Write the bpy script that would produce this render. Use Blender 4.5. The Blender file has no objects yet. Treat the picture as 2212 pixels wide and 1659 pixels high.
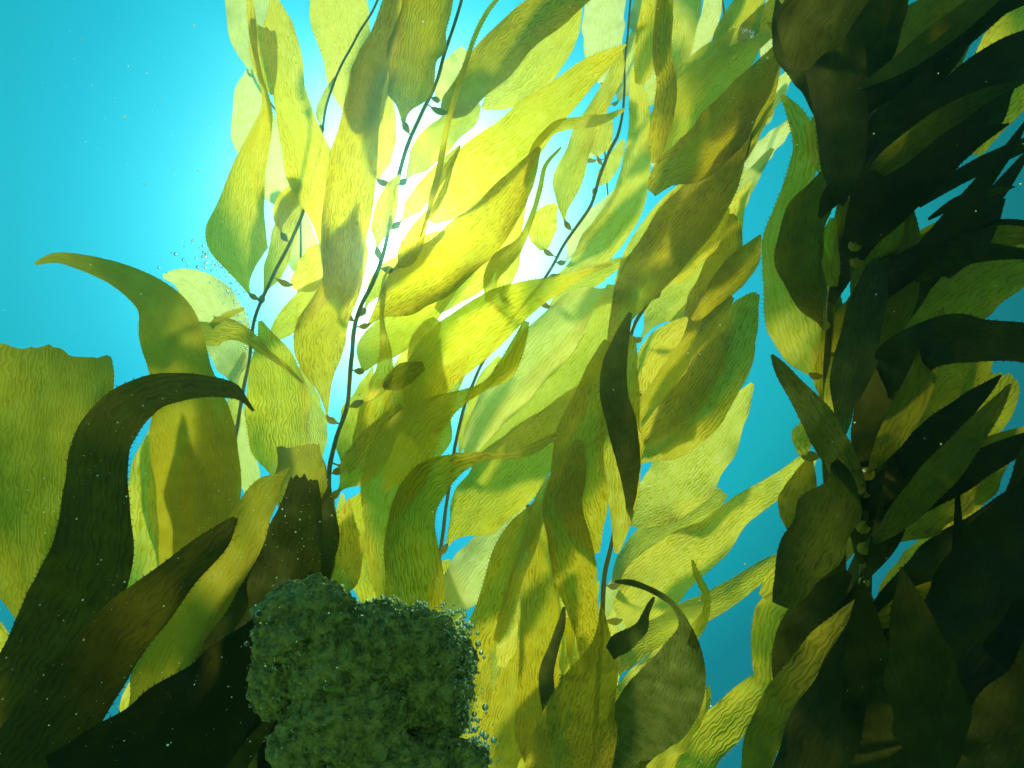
import bpy, bmesh, math, random
from mathutils import Vector, noise as mnoise

S = bpy.context.scene
C = S.collection

# ------------------------------------------------------------------ camera
VW, VH = 2212.0, 1659.0            # picture units used for the measured outlines
HFOV = math.radians(80)
FPX = VW / 2 / math.tan(HFOV / 2)
PITCH = math.radians(40)
FWD = Vector((0, math.cos(PITCH), math.sin(PITCH)))
RIGHT = Vector((1, 0, 0))
UP = Vector((0, -math.sin(PITCH), math.cos(PITCH)))
EYE = Vector((0, 0, 0))

def ray(x, y):
    return FWD + RIGHT * ((x - VW / 2) / FPX) - UP * ((y - VH / 2) / FPX)

def at(x, y, d):
    return EYE + ray(x, y) * d

cam_d = bpy.data.cameras.new("camera")
cam = bpy.data.objects.new("camera", cam_d)
C.objects.link(cam)
cam.location = EYE
cam.rotation_euler = (math.radians(90) + PITCH, 0, 0)
cam_d.sensor_width = 36
cam_d.angle = HFOV
cam_d.clip_start = 0.02
cam_d.clip_end = 500
S.camera = cam

# ------------------------------------------------------------------ sun and open water
SUN_DIR = ray(905, 520).normalized()
SUN_EL = math.asin(SUN_DIR.z)
SUN_AZ = math.atan2(SUN_DIR.x, SUN_DIR.y)
sun_d = bpy.data.lights.new("sun", "SUN")
sun_d.energy = 4.0
sun_d.angle = math.radians(4.6)
sun_d.color = (1.0, 0.97, 0.86)
sun = bpy.data.objects.new("sun", sun_d)
C.objects.link(sun)
sun.rotation_euler = (-SUN_DIR).to_track_quat('-Z', 'Y').to_euler()
sun.location = SUN_DIR * 8

world = bpy.data.worlds.new("World")
S.world = world
world.use_nodes = True
wt = world.node_tree
wt.nodes.clear()

def nd(t, kind, **kw):
    n = t.nodes.new(kind)
    for k, v in kw.items():
        setattr(n, k, v)
    return n

def mth(t, op, a, b=None, clamp=False):
    n = t.nodes.new("ShaderNodeMath")
    n.operation = op
    n.use_clamp = clamp
    for i, v in enumerate((a, b)):
        if v is None:
            continue
        if isinstance(v, (int, float)):
            n.inputs[i].default_value = v
        else:
            t.links.new(v, n.inputs[i])
    return n.outputs[0]

def ramp(t, fac, stops, interp='LINEAR'):
    n = t.nodes.new("ShaderNodeValToRGB")
    cr = n.color_ramp
    cr.interpolation = interp
    while len(cr.elements) < len(stops):
        cr.elements.new(0.5)
    for e, (p, c) in zip(cr.elements, stops):
        e.position = p
        e.color = (c[0], c[1], c[2], 1) if len(c) == 3 else c
    if fac is not None:
        t.links.new(fac, n.inputs[0])
    return n.outputs[0]

# light scattered by the open water: brightest round the refracted sun
wg = nd(wt, "ShaderNodeNewGeometry")
dot = nd(wt, "ShaderNodeVectorMath", operation='DOT_PRODUCT')
wt.links.new(wg.outputs['Incoming'], dot.inputs[0])
dot.inputs[1].default_value = -SUN_DIR
ang = mth(wt, 'MULTIPLY', mth(wt, 'ARCCOSINE', dot.outputs['Value']), 180 / math.pi)   # degrees from the sun
wcol = ramp(wt, mth(wt, 'DIVIDE', ang, 90.0, True), [
    (0.00, (0.62, 1.0, 1.0)),
    (0.12, (0.22, 0.94, 1.0)),
    (0.20, (0.014, 0.70, 0.90)),
    (0.30, (0.003, 0.44, 0.62)),
    (0.36, (0.002, 0.40, 0.47)),
    (0.40, (0.0015, 0.37, 0.38)),
    (0.45, (0.001, 0.26, 0.25)),
    (0.50, (0.001, 0.15, 0.125)),
    (0.62, (0.004, 0.072, 0.050)),
    (1.00, (0.085, 0.19, 0.055)),
])
core = mth(wt, 'MULTIPLY', mth(wt, 'EXPONENT', mth(wt, 'MULTIPLY', mth(wt, 'POWER', mth(wt, 'DIVIDE', ang, 9.6), 2.0), -1.0)), 3.6)
hot = mth(wt, 'MULTIPLY', mth(wt, 'EXPONENT', mth(wt, 'MULTIPLY', mth(wt, 'POWER', mth(wt, 'DIVIDE', ang, 2.6), 2.0), -1.0)), 9.0)
wemit = nd(wt, "ShaderNodeBackground")
wt.links.new(wcol, wemit.inputs[0])
wemit.inputs[1].default_value = 1.0
wcore = nd(wt, "ShaderNodeBackground")
wcore.inputs[0].default_value = (0.95, 1.0, 0.97, 1)
wt.links.new(mth(wt, 'ADD', core, hot), wcore.inputs[1])
wadd = nd(wt, "ShaderNodeAddShader")
wt.links.new(wemit.outputs[0], wadd.inputs[0])
wt.links.new(wcore.outputs[0], wadd.inputs[1])
sky = nd(wt, "ShaderNodeTexSky", sky_type='NISHITA', sun_disc=False)
sky.sun_elevation = SUN_EL
sky.sun_rotation = SUN_AZ
skyf = nd(wt, "ShaderNodeMix", data_type='RGBA', blend_type='MULTIPLY')
skyf.inputs[0].default_value = 1.0
wt.links.new(sky.outputs[0], skyf.inputs[6])
skyf.inputs[7].default_value = (0.02, 0.30, 0.45, 1)      # what the water above lets through
wsky = nd(wt, "ShaderNodeBackground")
wt.links.new(skyf.outputs[2], wsky.inputs[0])
wsky.inputs[1].default_value = 0.05
wadd2 = nd(wt, "ShaderNodeAddShader")
wt.links.new(wadd.outputs[0], wadd2.inputs[0])
wt.links.new(wsky.outputs[0], wadd2.inputs[1])
wout = nd(wt, "ShaderNodeOutputWorld")
wt.links.new(wadd2.outputs[0], wout.inputs[0])

S.view_settings.view_transform = 'Standard'
S.view_settings.look = 'None'
S.view_settings.exposure = 0.0
S.view_settings.gamma = 1.0
cy = S.cycles
cy.use_denoising = True
cy.max_bounces = 10
cy.transmission_bounces = 8
cy.diffuse_bounces = 5
cy.glossy_bounces = 3
cy.transparent_max_bounces = 24
cy.volume_bounces = 0
cy.caustics_reflective = False
cy.caustics_refractive = False
cy.sample_clamp_indirect = 6.0

# ------------------------------------------------------------------ materials
def material(name):
    m = bpy.data.materials.new(name)
    m.use_nodes = True
    t = m.node_tree
    t.nodes.clear()
    out = nd(t, "ShaderNodeOutputMaterial")
    return m, t, out

def blade_material(name, trans, refl, clear, depth, fine=1.0):
    """Thin translucent kelp lamina: lets coloured light through, wrinkled lengthwise, speckled."""
    m, t, out = material(name)
    uv = nd(t, "ShaderNodeUVMap", uv_map="lamina")
    info = nd(t, "ShaderNodeObjectInfo")
    sep = nd(t, "ShaderNodeSeparateXYZ")
    t.links.new(uv.outputs[0], sep.inputs[0])
    # wavy lengthwise wrinkles (u, v in metres)
    mp = nd(t, "ShaderNodeCombineXYZ")
    t.links.new(sep.outputs[0], mp.inputs[0])
    t.links.new(mth(t, 'MULTIPLY', sep.outputs[1], 0.52), mp.inputs[1])
    t.links.new(mth(t, 'MULTIPLY', info.outputs['Random'], 9.0), mp.inputs[2])
    n1 = nd(t, "ShaderNodeTexNoise")
    n1.inputs['Scale'].default_value = 70 * fine
    n1.inputs['Detail'].default_value = 0.0
    t.links.new(mp.outputs[0], n1.inputs['Vector'])
    ph = mth(t, 'ADD', mth(t, 'MULTIPLY', sep.outputs[0], 560 * fine), mth(t, 'MULTIPLY', n1.outputs[0], 11.5))
    wav = mth(t, 'SINE', ph)
    crease = mth(t, 'POWER', mth(t, 'ADD', mth(t, 'MULTIPLY', wav, 0.5), 0.5), 3.0)
    # the wrinkles are strong in some stretches and faint in others
    n2 = nd(t, "ShaderNodeTexNoise")
    n2.inputs['Scale'].default_value = 9.0
    n2.inputs['Detail'].default_value = 1.0
    t.links.new(mp.outputs[0], n2.inputs['Vector'])
    patch = nd(t, "ShaderNodeMapRange")
    patch.inputs[1].default_value = 0.36
    patch.inputs[2].default_value = 0.62
    patch.inputs[3].default_value = 0.40
    patch.inputs[4].default_value = 1.0
    t.links.new(n2.outputs[0], patch.inputs[0])
    n4 = nd(t, "ShaderNodeTexNoise")
    n4.inputs['Scale'].default_value = 70.0 * fine
    n4.inputs['Detail'].default_value = 1.0
    t.links.new(mp.outputs[0], n4.inputs['Vector'])
    brk = nd(t, "ShaderNodeMapRange")
    brk.inputs[1].default_value = 0.38
    brk.inputs[2].default_value = 0.60
    brk.inputs[3].default_value = 0.18
    t.links.new(n4.outputs[0], brk.inputs[0])
    cr = mth(t, 'MULTIPLY', mth(t, 'MULTIPLY', crease, brk.outputs[0]), patch.outputs[0])
    # blotches and specks of the tissue itself
    n3 = nd(t, "ShaderNodeTexNoise")
    n3.inputs['Scale'].default_value = 30.0
    n3.inputs['Detail'].default_value = 4.0
    t.links.new(uv.outputs[0], n3.inputs['Vector'])
    vor = nd(t, "ShaderNodeTexVoronoi")
    vor.inputs['Scale'].default_value = 85.0
    t.links.new(uv.outputs[0], vor.inputs['Vector'])
    speck = mth(t, 'LESS_THAN', vor.outputs['Distance'], 0.055)
    thick = mth(t, 'ADD', mth(t, 'MULTIPLY', cr, 0.75 * depth), mth(t, 'MULTIPLY', mth(t, 'SUBTRACT', n3.outputs[0], 0.5), 0.55))
    thick = mth(t, 'ADD', thick, mth(t, 'MULTIPLY', mth(t, 'SUBTRACT', info.outputs['Random'], 0.5), 0.35))
    thick = mth(t, 'ADD', thick, mth(t, 'MULTIPLY', speck, 0.9))
    thick = mth(t, 'ADD', thick, 0.85)
    # Beer's law in the tissue: colour ** thickness
    pw = []
    for c in trans:
        pw.append(mth(t, 'POWER', c, thick))
    comb = nd(t, "ShaderNodeCombineColor")
    for i in range(3):
        t.links.new(pw[i], comb.inputs[i])
    bump = nd(t, "ShaderNodeBump")
    bump.inputs['Strength'].default_value = 0.55 * depth
    bump.inputs['Distance'].default_value = 0.004
    t.links.new(mth(t, 'ADD', mth(t, 'MULTIPLY', mth(t, 'MULTIPLY', wav, patch.outputs[0]), 0.35), mth(t, 'MULTIPLY', n3.outputs[0], 0.5)), bump.inputs['Height'])
    tl = nd(t, "ShaderNodeBsdfTranslucent")
    t.links.new(comb.outputs[0], tl.inputs['Color'])
    t.links.new(bump.outputs[0], tl.inputs['Normal'])
    df = nd(t, "ShaderNodeBsdfDiffuse")
    df.inputs['Color'].default_value = (*refl, 1)
    t.links.new(bump.outputs[0], df.inputs['Normal'])
    gl = nd(t, "ShaderNodeBsdfGlossy")
    gl.inputs['Roughness'].default_value = 0.38
    gl.inputs['Color'].default_value = (0.8, 0.9, 0.9, 1)
    t.links.new(bump.outputs[0], gl.inputs['Normal'])
    tr = nd(t, "ShaderNodeBsdfTransparent")
    t.links.new(comb.outputs[0], tr.inputs['Color'])
    fw = nd(t, "ShaderNodeBsdfRefraction")        # tissue passes light on mostly forwards
    fw.inputs['Roughness'].default_value = 0.8
    fw.inputs['IOR'].default_value = 1.30
    t.links.new(comb.outputs[0], fw.inputs['Color'])
    t.links.new(bump.outputs[0], fw.inputs['Normal'])
    mf = nd(t, "ShaderNodeMixShader")
    mf.inputs[0].default_value = 0.03
    t.links.new(tl.outputs[0], mf.inputs[1])
    t.links.new(fw.outputs[0], mf.inputs[2])
    a1 = nd(t, "ShaderNodeAddShader")
    t.links.new(mf.outputs[0], a1.inputs[0])
    t.links.new(df.outputs[0], a1.inputs[1])
    # small pale crusts of sea mats, in scattered colonies
    v2 = nd(t, "ShaderNodeTexVoronoi")
    v2.inputs['Scale'].default_value = 170.0
    t.links.new(uv.outputs[0], v2.inputs['Vector'])
    n5 = nd(t, "ShaderNodeTexNoise")
    n5.inputs['Scale'].default_value = 13.0
    n5.inputs['Detail'].default_value = 3.0
    t.links.new(mp.outputs[0], n5.inputs['Vector'])
    crust = mth(t, 'MULTIPLY', mth(t, 'LESS_THAN', v2.outputs['Distance'], 0.26), mth(t, 'GREATER_THAN', n5.outputs[0], 0.665))
    cd = nd(t, "ShaderNodeBsdfDiffuse")
    cd.inputs['Color'].default_value = (0.42, 0.47, 0.36, 1)
    ct = nd(t, "ShaderNodeBsdfTranslucent")
    ct.inputs['Color'].default_value = (0.40, 0.44, 0.22, 1)
    ca = nd(t, "ShaderNodeAddShader")
    t.links.new(cd.outputs[0], ca.inputs[0])
    t.links.new(ct.outputs[0], ca.inputs[1])
    mc = nd(t, "ShaderNodeMixShader")
    t.links.new(mth(t, 'MULTIPLY', crust, 0.62 * depth ** 1.5), mc.inputs[0])
    t.links.new(a1.outputs[0], mc.inputs[1])
    t.links.new(ca.outputs[0], mc.inputs[2])
    m1 = nd(t, "ShaderNodeMixShader")
    m1.inputs[0].default_value = clear
    t.links.new(mc.outputs[0], m1.inputs[1])
    t.links.new(tr.outputs[0], m1.inputs[2])
    m2 = nd(t, "ShaderNodeMixShader")
    m2.inputs[0].default_value = 0.018
    t.links.new(m1.outputs[0], m2.inputs[1])
    t.links.new(gl.outputs[0], m2.inputs[2])
    t.links.new(m2.outputs[0], out.inputs['Surface'])
    return m

MAT = {  # darker kinds are shaded copies: the shade is put into the tissue colour
    't': blade_material("kelp_blade_thin", (0.56, 0.60, 0.11), (0.09, 0.10, 0.025), 0.15, 0.5),
    'n': blade_material("kelp_blade_mature", (0.57, 0.525, 0.026), (0.038, 0.044, 0.007), 0.22, 0.9, 1.2),
    'm': blade_material("kelp_blade_half_shade", (0.41, 0.36, 0.008), (0.026, 0.031, 0.006), 0.19, 0.85, 1.25),
    's': blade_material("kelp_blade_smooth", (0.34, 0.315, 0.008), (0.026, 0.032, 0.006), 0.12, 0.40, 1.7),
    'o': blade_material("kelp_blade_dark", (0.21, 0.205, 0.005), (0.015, 0.020, 0.005), 0.05, 0.40, 1.4),
    'h': blade_material("kelp_blade_deep_shade", (0.095, 0.095, 0.004), (0.013, 0.016, 0.005), 0.03, 0.4, 1.5),
    'g': blade_material("kelp_blade_grey_shade", (0.042, 0.058, 0.004), (0.022, 0.030, 0.010), 0.02, 0.35, 1.6),
    'k': blade_material("kelp_blade_thick", (0.026, 0.032, 0.002), (0.009, 0.011, 0.003), 0.014, 0.16, 1.5),
}

def stalk_material(name, dark, light, glow):
    m, t, out = material(name)
    tc = nd(t, "ShaderNodeTexCoord")
    n = nd(t, "ShaderNodeTexNoise")
    n.inputs['Scale'].default_value = 35
    n.inputs['Detail'].default_value = 4
    t.links.new(tc.outputs['Object'], n.inputs['Vector'])
    col = ramp(t, n.outputs[0], [(0.3, dark), (0.7, light)])
    p = nd(t, "ShaderNodeBsdfPrincipled")
    t.links.new(col, p.inputs['Base Color'])
    p.inputs['Roughness'].default_value = 0.5
    p.inputs['Specular IOR Level'].default_value = 0.2
    tl = nd(t, "ShaderNodeBsdfTranslucent")
    tl.inputs['Color'].default_value = (*glow, 1)
    a = nd(t, "ShaderNodeAddShader")
    t.links.new(p.outputs[0], a.inputs[0])
    t.links.new(tl.outputs[0], a.inputs[1])
    t.links.new(a.outputs[0], out.inputs['Surface'])
    return m
MAT_STALK = stalk_material("kelp_stalk", (0.07, 0.07, 0.014), (0.15, 0.14, 0.03), (0.26, 0.24, 0.02))
MAT_FLOAT = stalk_material("kelp_float", (0.11, 0.105, 0.02), (0.20, 0.18, 0.035), (0.50, 0.45, 0.03))

# ------------------------------------------------------------------ helpers
def mesh_obj(name, verts, faces, mat, parent=None, origin=None, smooth=True, uvs=None, mat2=None, from2=None):
    me = bpy.data.meshes.new(name)
    if origin is not None:
        verts = [v - origin for v in verts]
    me.from_pydata([tuple(v) for v in verts], [], faces)
    if smooth:
        me.polygons.foreach_set("use_smooth", [True] * len(me.polygons))
    if uvs is not None:
        lay = me.uv_layers.new(name="lamina")
        data = [0.0] * (2 * len(me.loops))
        for l in me.loops:
            u = uvs[l.vertex_index]
            data[2 * l.index] = u[0]
            data[2 * l.index + 1] = u[1]
        lay.data.foreach_set("uv", data)
    me.materials.append(mat)
    if mat2 is not None:
        me.materials.append(mat2)
        me.polygons.foreach_set('material_index', [1 if i >= from2 else 0 for i in range(len(me.polygons))])
    o = bpy.data.objects.new(name, me)
    C.objects.link(o)
    if parent is not None:
        o.parent = parent
    elif origin is not None:
        o.location = origin
    return o

def tag(o, label=None, cat=None, group=None, kind=None):
    for k, v in (("label", label), ("category", cat), ("group", group), ("kind", kind)):
        if v:
            o[k] = v
    return o

def catmull(pts, n):
    """n+1 samples along a list of equal-length tuples, by arc length in the first two values."""
    P = [pts[0]] + list(pts) + [pts[-1]]
    dense = []
    for i in range(1, len(P) - 2):
        p0, p1, p2, p3 = P[i - 1], P[i], P[i + 1], P[i + 2]
        for k in range(16):
            t = k / 16
            dense.append(tuple(0.5 * ((2 * b) + (-a + c) * t + (2 * a - 5 * b + 4 * c - d) * t * t + (-a + 3 * b - 3 * c + d) * t ** 3)
                               for a, b, c, d in zip(p0, p1, p2, p3)))
    dense.append(tuple(pts[-1]))
    L = [0.0]
    for a, b in zip(dense, dense[1:]):
        L.append(L[-1] + math.hypot(b[0] - a[0], b[1] - a[1]) + 1e-6)
    res, j = [], 0
    for k in range(n + 1):
        s = L[-1] * k / n
        while j < len(L) - 2 and L[j + 1] < s:
            j += 1
        f = (s - L[j]) / (L[j + 1] - L[j])
        res.append(tuple(a + (b - a) * f for a, b in zip(dense[j], dense[j + 1])))
    return res, L[-1]

def sstep(a, b, x):
    x = max(0.0, min(1.0, (x - a) / (b - a)))
    return x * x * (3 - 2 * x)

def tube(path, radii, sides=8):
    """vertices and faces of a round tube along points with a radius at each"""
    V, F = [], []
    n = len(path)
    prev = None
    for i, p in enumerate(path):
        tn = (path[min(i + 1, n - 1)] - path[max(i - 1, 0)]).normalized()
        if prev is None:
            a = tn.cross(Vector((0.3, 0.5, 0.8))).normalized()
        else:
            a = (prev - tn * prev.dot(tn)).normalized()
        prev = a
        b = tn.cross(a)
        for k in range(sides):
            th = 2 * math.pi * k / sides
            V.append(p + (a * math.cos(th) + b * math.sin(th)) * radii[i])
    for i in range(n - 1):
        for k in range(sides):
            k2 = (k + 1) % sides
            F.append((i * sides + k, i * sides + k2, (i + 1) * sides + k2, (i + 1) * sides + k))
    F.append(tuple(range(sides))[::-1])
    F.append(tuple((n - 1) * sides + k for k in range(sides)))
    return V, F

# ------------------------------------------------------------------ measured fronds, and unseen blades added for shade
# frond: key, name label, stipe points (x y depth radius_mm)
exec_fronds = []
FRONDS = {}
def frond(key, label, stipe):
    FRONDS[key] = dict(label=label, stipe=[tuple(float(v) for v in p.split()) for p in stipe.split(',')], blades=[])

frond('A', "slender kelp frond at the edge of the open blue water, with a pear-shaped blade", "480 1110 1.9 5,505 960 1.9 5,520 880 1.9 5,540 770 1.9 5,550 690 1.9 5,582 610 1.92 5,625 525 1.95 5,660 440 2.0 4.5,690 330 2.05 4,702 240 2.1 4,725 170 2.15 4,770 80 2.2 4,812 8 2.25 4,845 -70 2.3 4")
frond('B', "tall golden kelp frond in the middle, its forked stalk running up past the glaring sun", "655 1420 1.25 9,685 1240 1.3 9,700 1150 1.4 8,709 1065 1.5 6.5,713 1006 1.58 6,725 950 1.65 6,747 889 1.7 6,755 838 1.7 6,760 770 1.72 6,764 718 1.74 6,782 657 1.76 6,806 608 1.78 6,828 550 1.8 6,845 465 1.82 6,866 360 1.85 6,886 300 1.87 6,912 240 1.9 6,940 180 1.92 5.5,962 110 1.95 5.5,985 40 1.98 5,1008 -40 2.0 5")
frond('C', "narrow kelp frond with thin ribbed blades and a small oval blade beside white glare", "930 1300 1.9 6,955 1170 1.95 6,976 1000 2.0 5.5,1003 880 2.05 5.5,1040 790 2.1 5.5,1105 690 2.12 5.5,1174 608 2.15 5.5,1216 532 2.2 5.5,1272 450 2.2 5.5,1298 375 2.2 6,1318 322 2.2 6,1336 290 2.22 6,1345 235 2.25 4.5,1352 120 2.3 4,1362 0 2.35 4,1370 -70 2.4 4")
frond('D', "broad olive kelp frond leaning right, overlapping blades ending at a strip of open teal water", "1280 1760 1.6 7,1290 1500 1.65 7,1297 1400 1.7 7,1305 1261 1.75 7,1318 1190 1.78 6.5,1332 1110 1.8 6,1340 1000 1.82 6,1343 880 1.85 6,1352 780 1.88 6,1372 700 1.9 6,1425 620 1.95 6,1500 520 2.0 6,1578 392 1.72 5,1611 336 1.72 5,1632 255 1.8 5,1680 150 1.9 5,1720 50 2.0 5,1750 -60 2.1 5")
frond('J', "brown and yellow kelp frond spreading its hanging blades beside the bubble cloud", "1180 1800 1.7 7,1175 1690 1.72 7,1190 1560 1.75 6,1200 1450 1.78 6,1200 1330 1.8 5.5,1180 1230 1.82 5,1150 1120 1.85 5,1120 1060 1.9 4")
frond('E', "shadowed kelp frond at the right with a pale green curved blade bulging into open water", "1800 1340 1.2 6,1790 1120 1.2 6,1785 960 1.2 6,1786 834 1.2 6,1792 730 1.2 6.5,1797 638 1.2 6.5,1806 540 1.2 6,1815 420 1.2 6,1822 280 1.2 6,1832 120 1.2 6,1840 -60 1.2 6")
frond('F', "near black kelp frond filling the upper right corner with long slanting blades", "1875 800 1.1 7,1862 600 1.05 7,1852 420 1.0 7,1850 280 0.98 7,1862 120 0.95 7,1880 -70 0.95 7")
frond('I', "dark kelp frond in the lower right corner, thick black blades on a stout upright stalk", "1885 1760 0.95 9,1880 1500 0.95 9,1868 1260 0.97 9,1870 1080 1.0 8,1882 960 1.03 7,1905 850 1.08 6,1925 760 1.1 5")
frond('G', "near kelp frond with a square-torn broad blade and a black arching blade beside it", "600 2150 0.85 8,400 2010 0.85 8,220 1940 0.85 8,40 1900 0.9 8,-120 1760 1.0 7,-220 1560 1.1 6")
frond('H', "pale far kelp frond, hazy blades along the top edge behind the golden ones", "640 700 3.0 5,650 500 3.0 5,630 300 3.0 5,560 180 3.0 5,545 60 3.0 5,540 -80 3.0 5")
frond('K', "hazy far kelp frond with pale pointed blades showing past the olive frond", "1400 1500 2.7 6,1420 1200 2.7 6,1450 900 2.7 6,1490 700 2.7 6,1540 520 2.7 6,1580 380 2.75 5,1600 250 2.8 5,1580 120 2.8 5,1560 0 2.8 5,1555 -60 2.8 5")
frond('L', "faint kelp frond high in the middle with one very pale round-bottomed blade", "1320 560 3.2 5,1312 400 3.2 5,1305 260 3.2 5,1330 180 3.2 5,1370 80 3.2 5,1400 -60 3.2 5")
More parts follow.
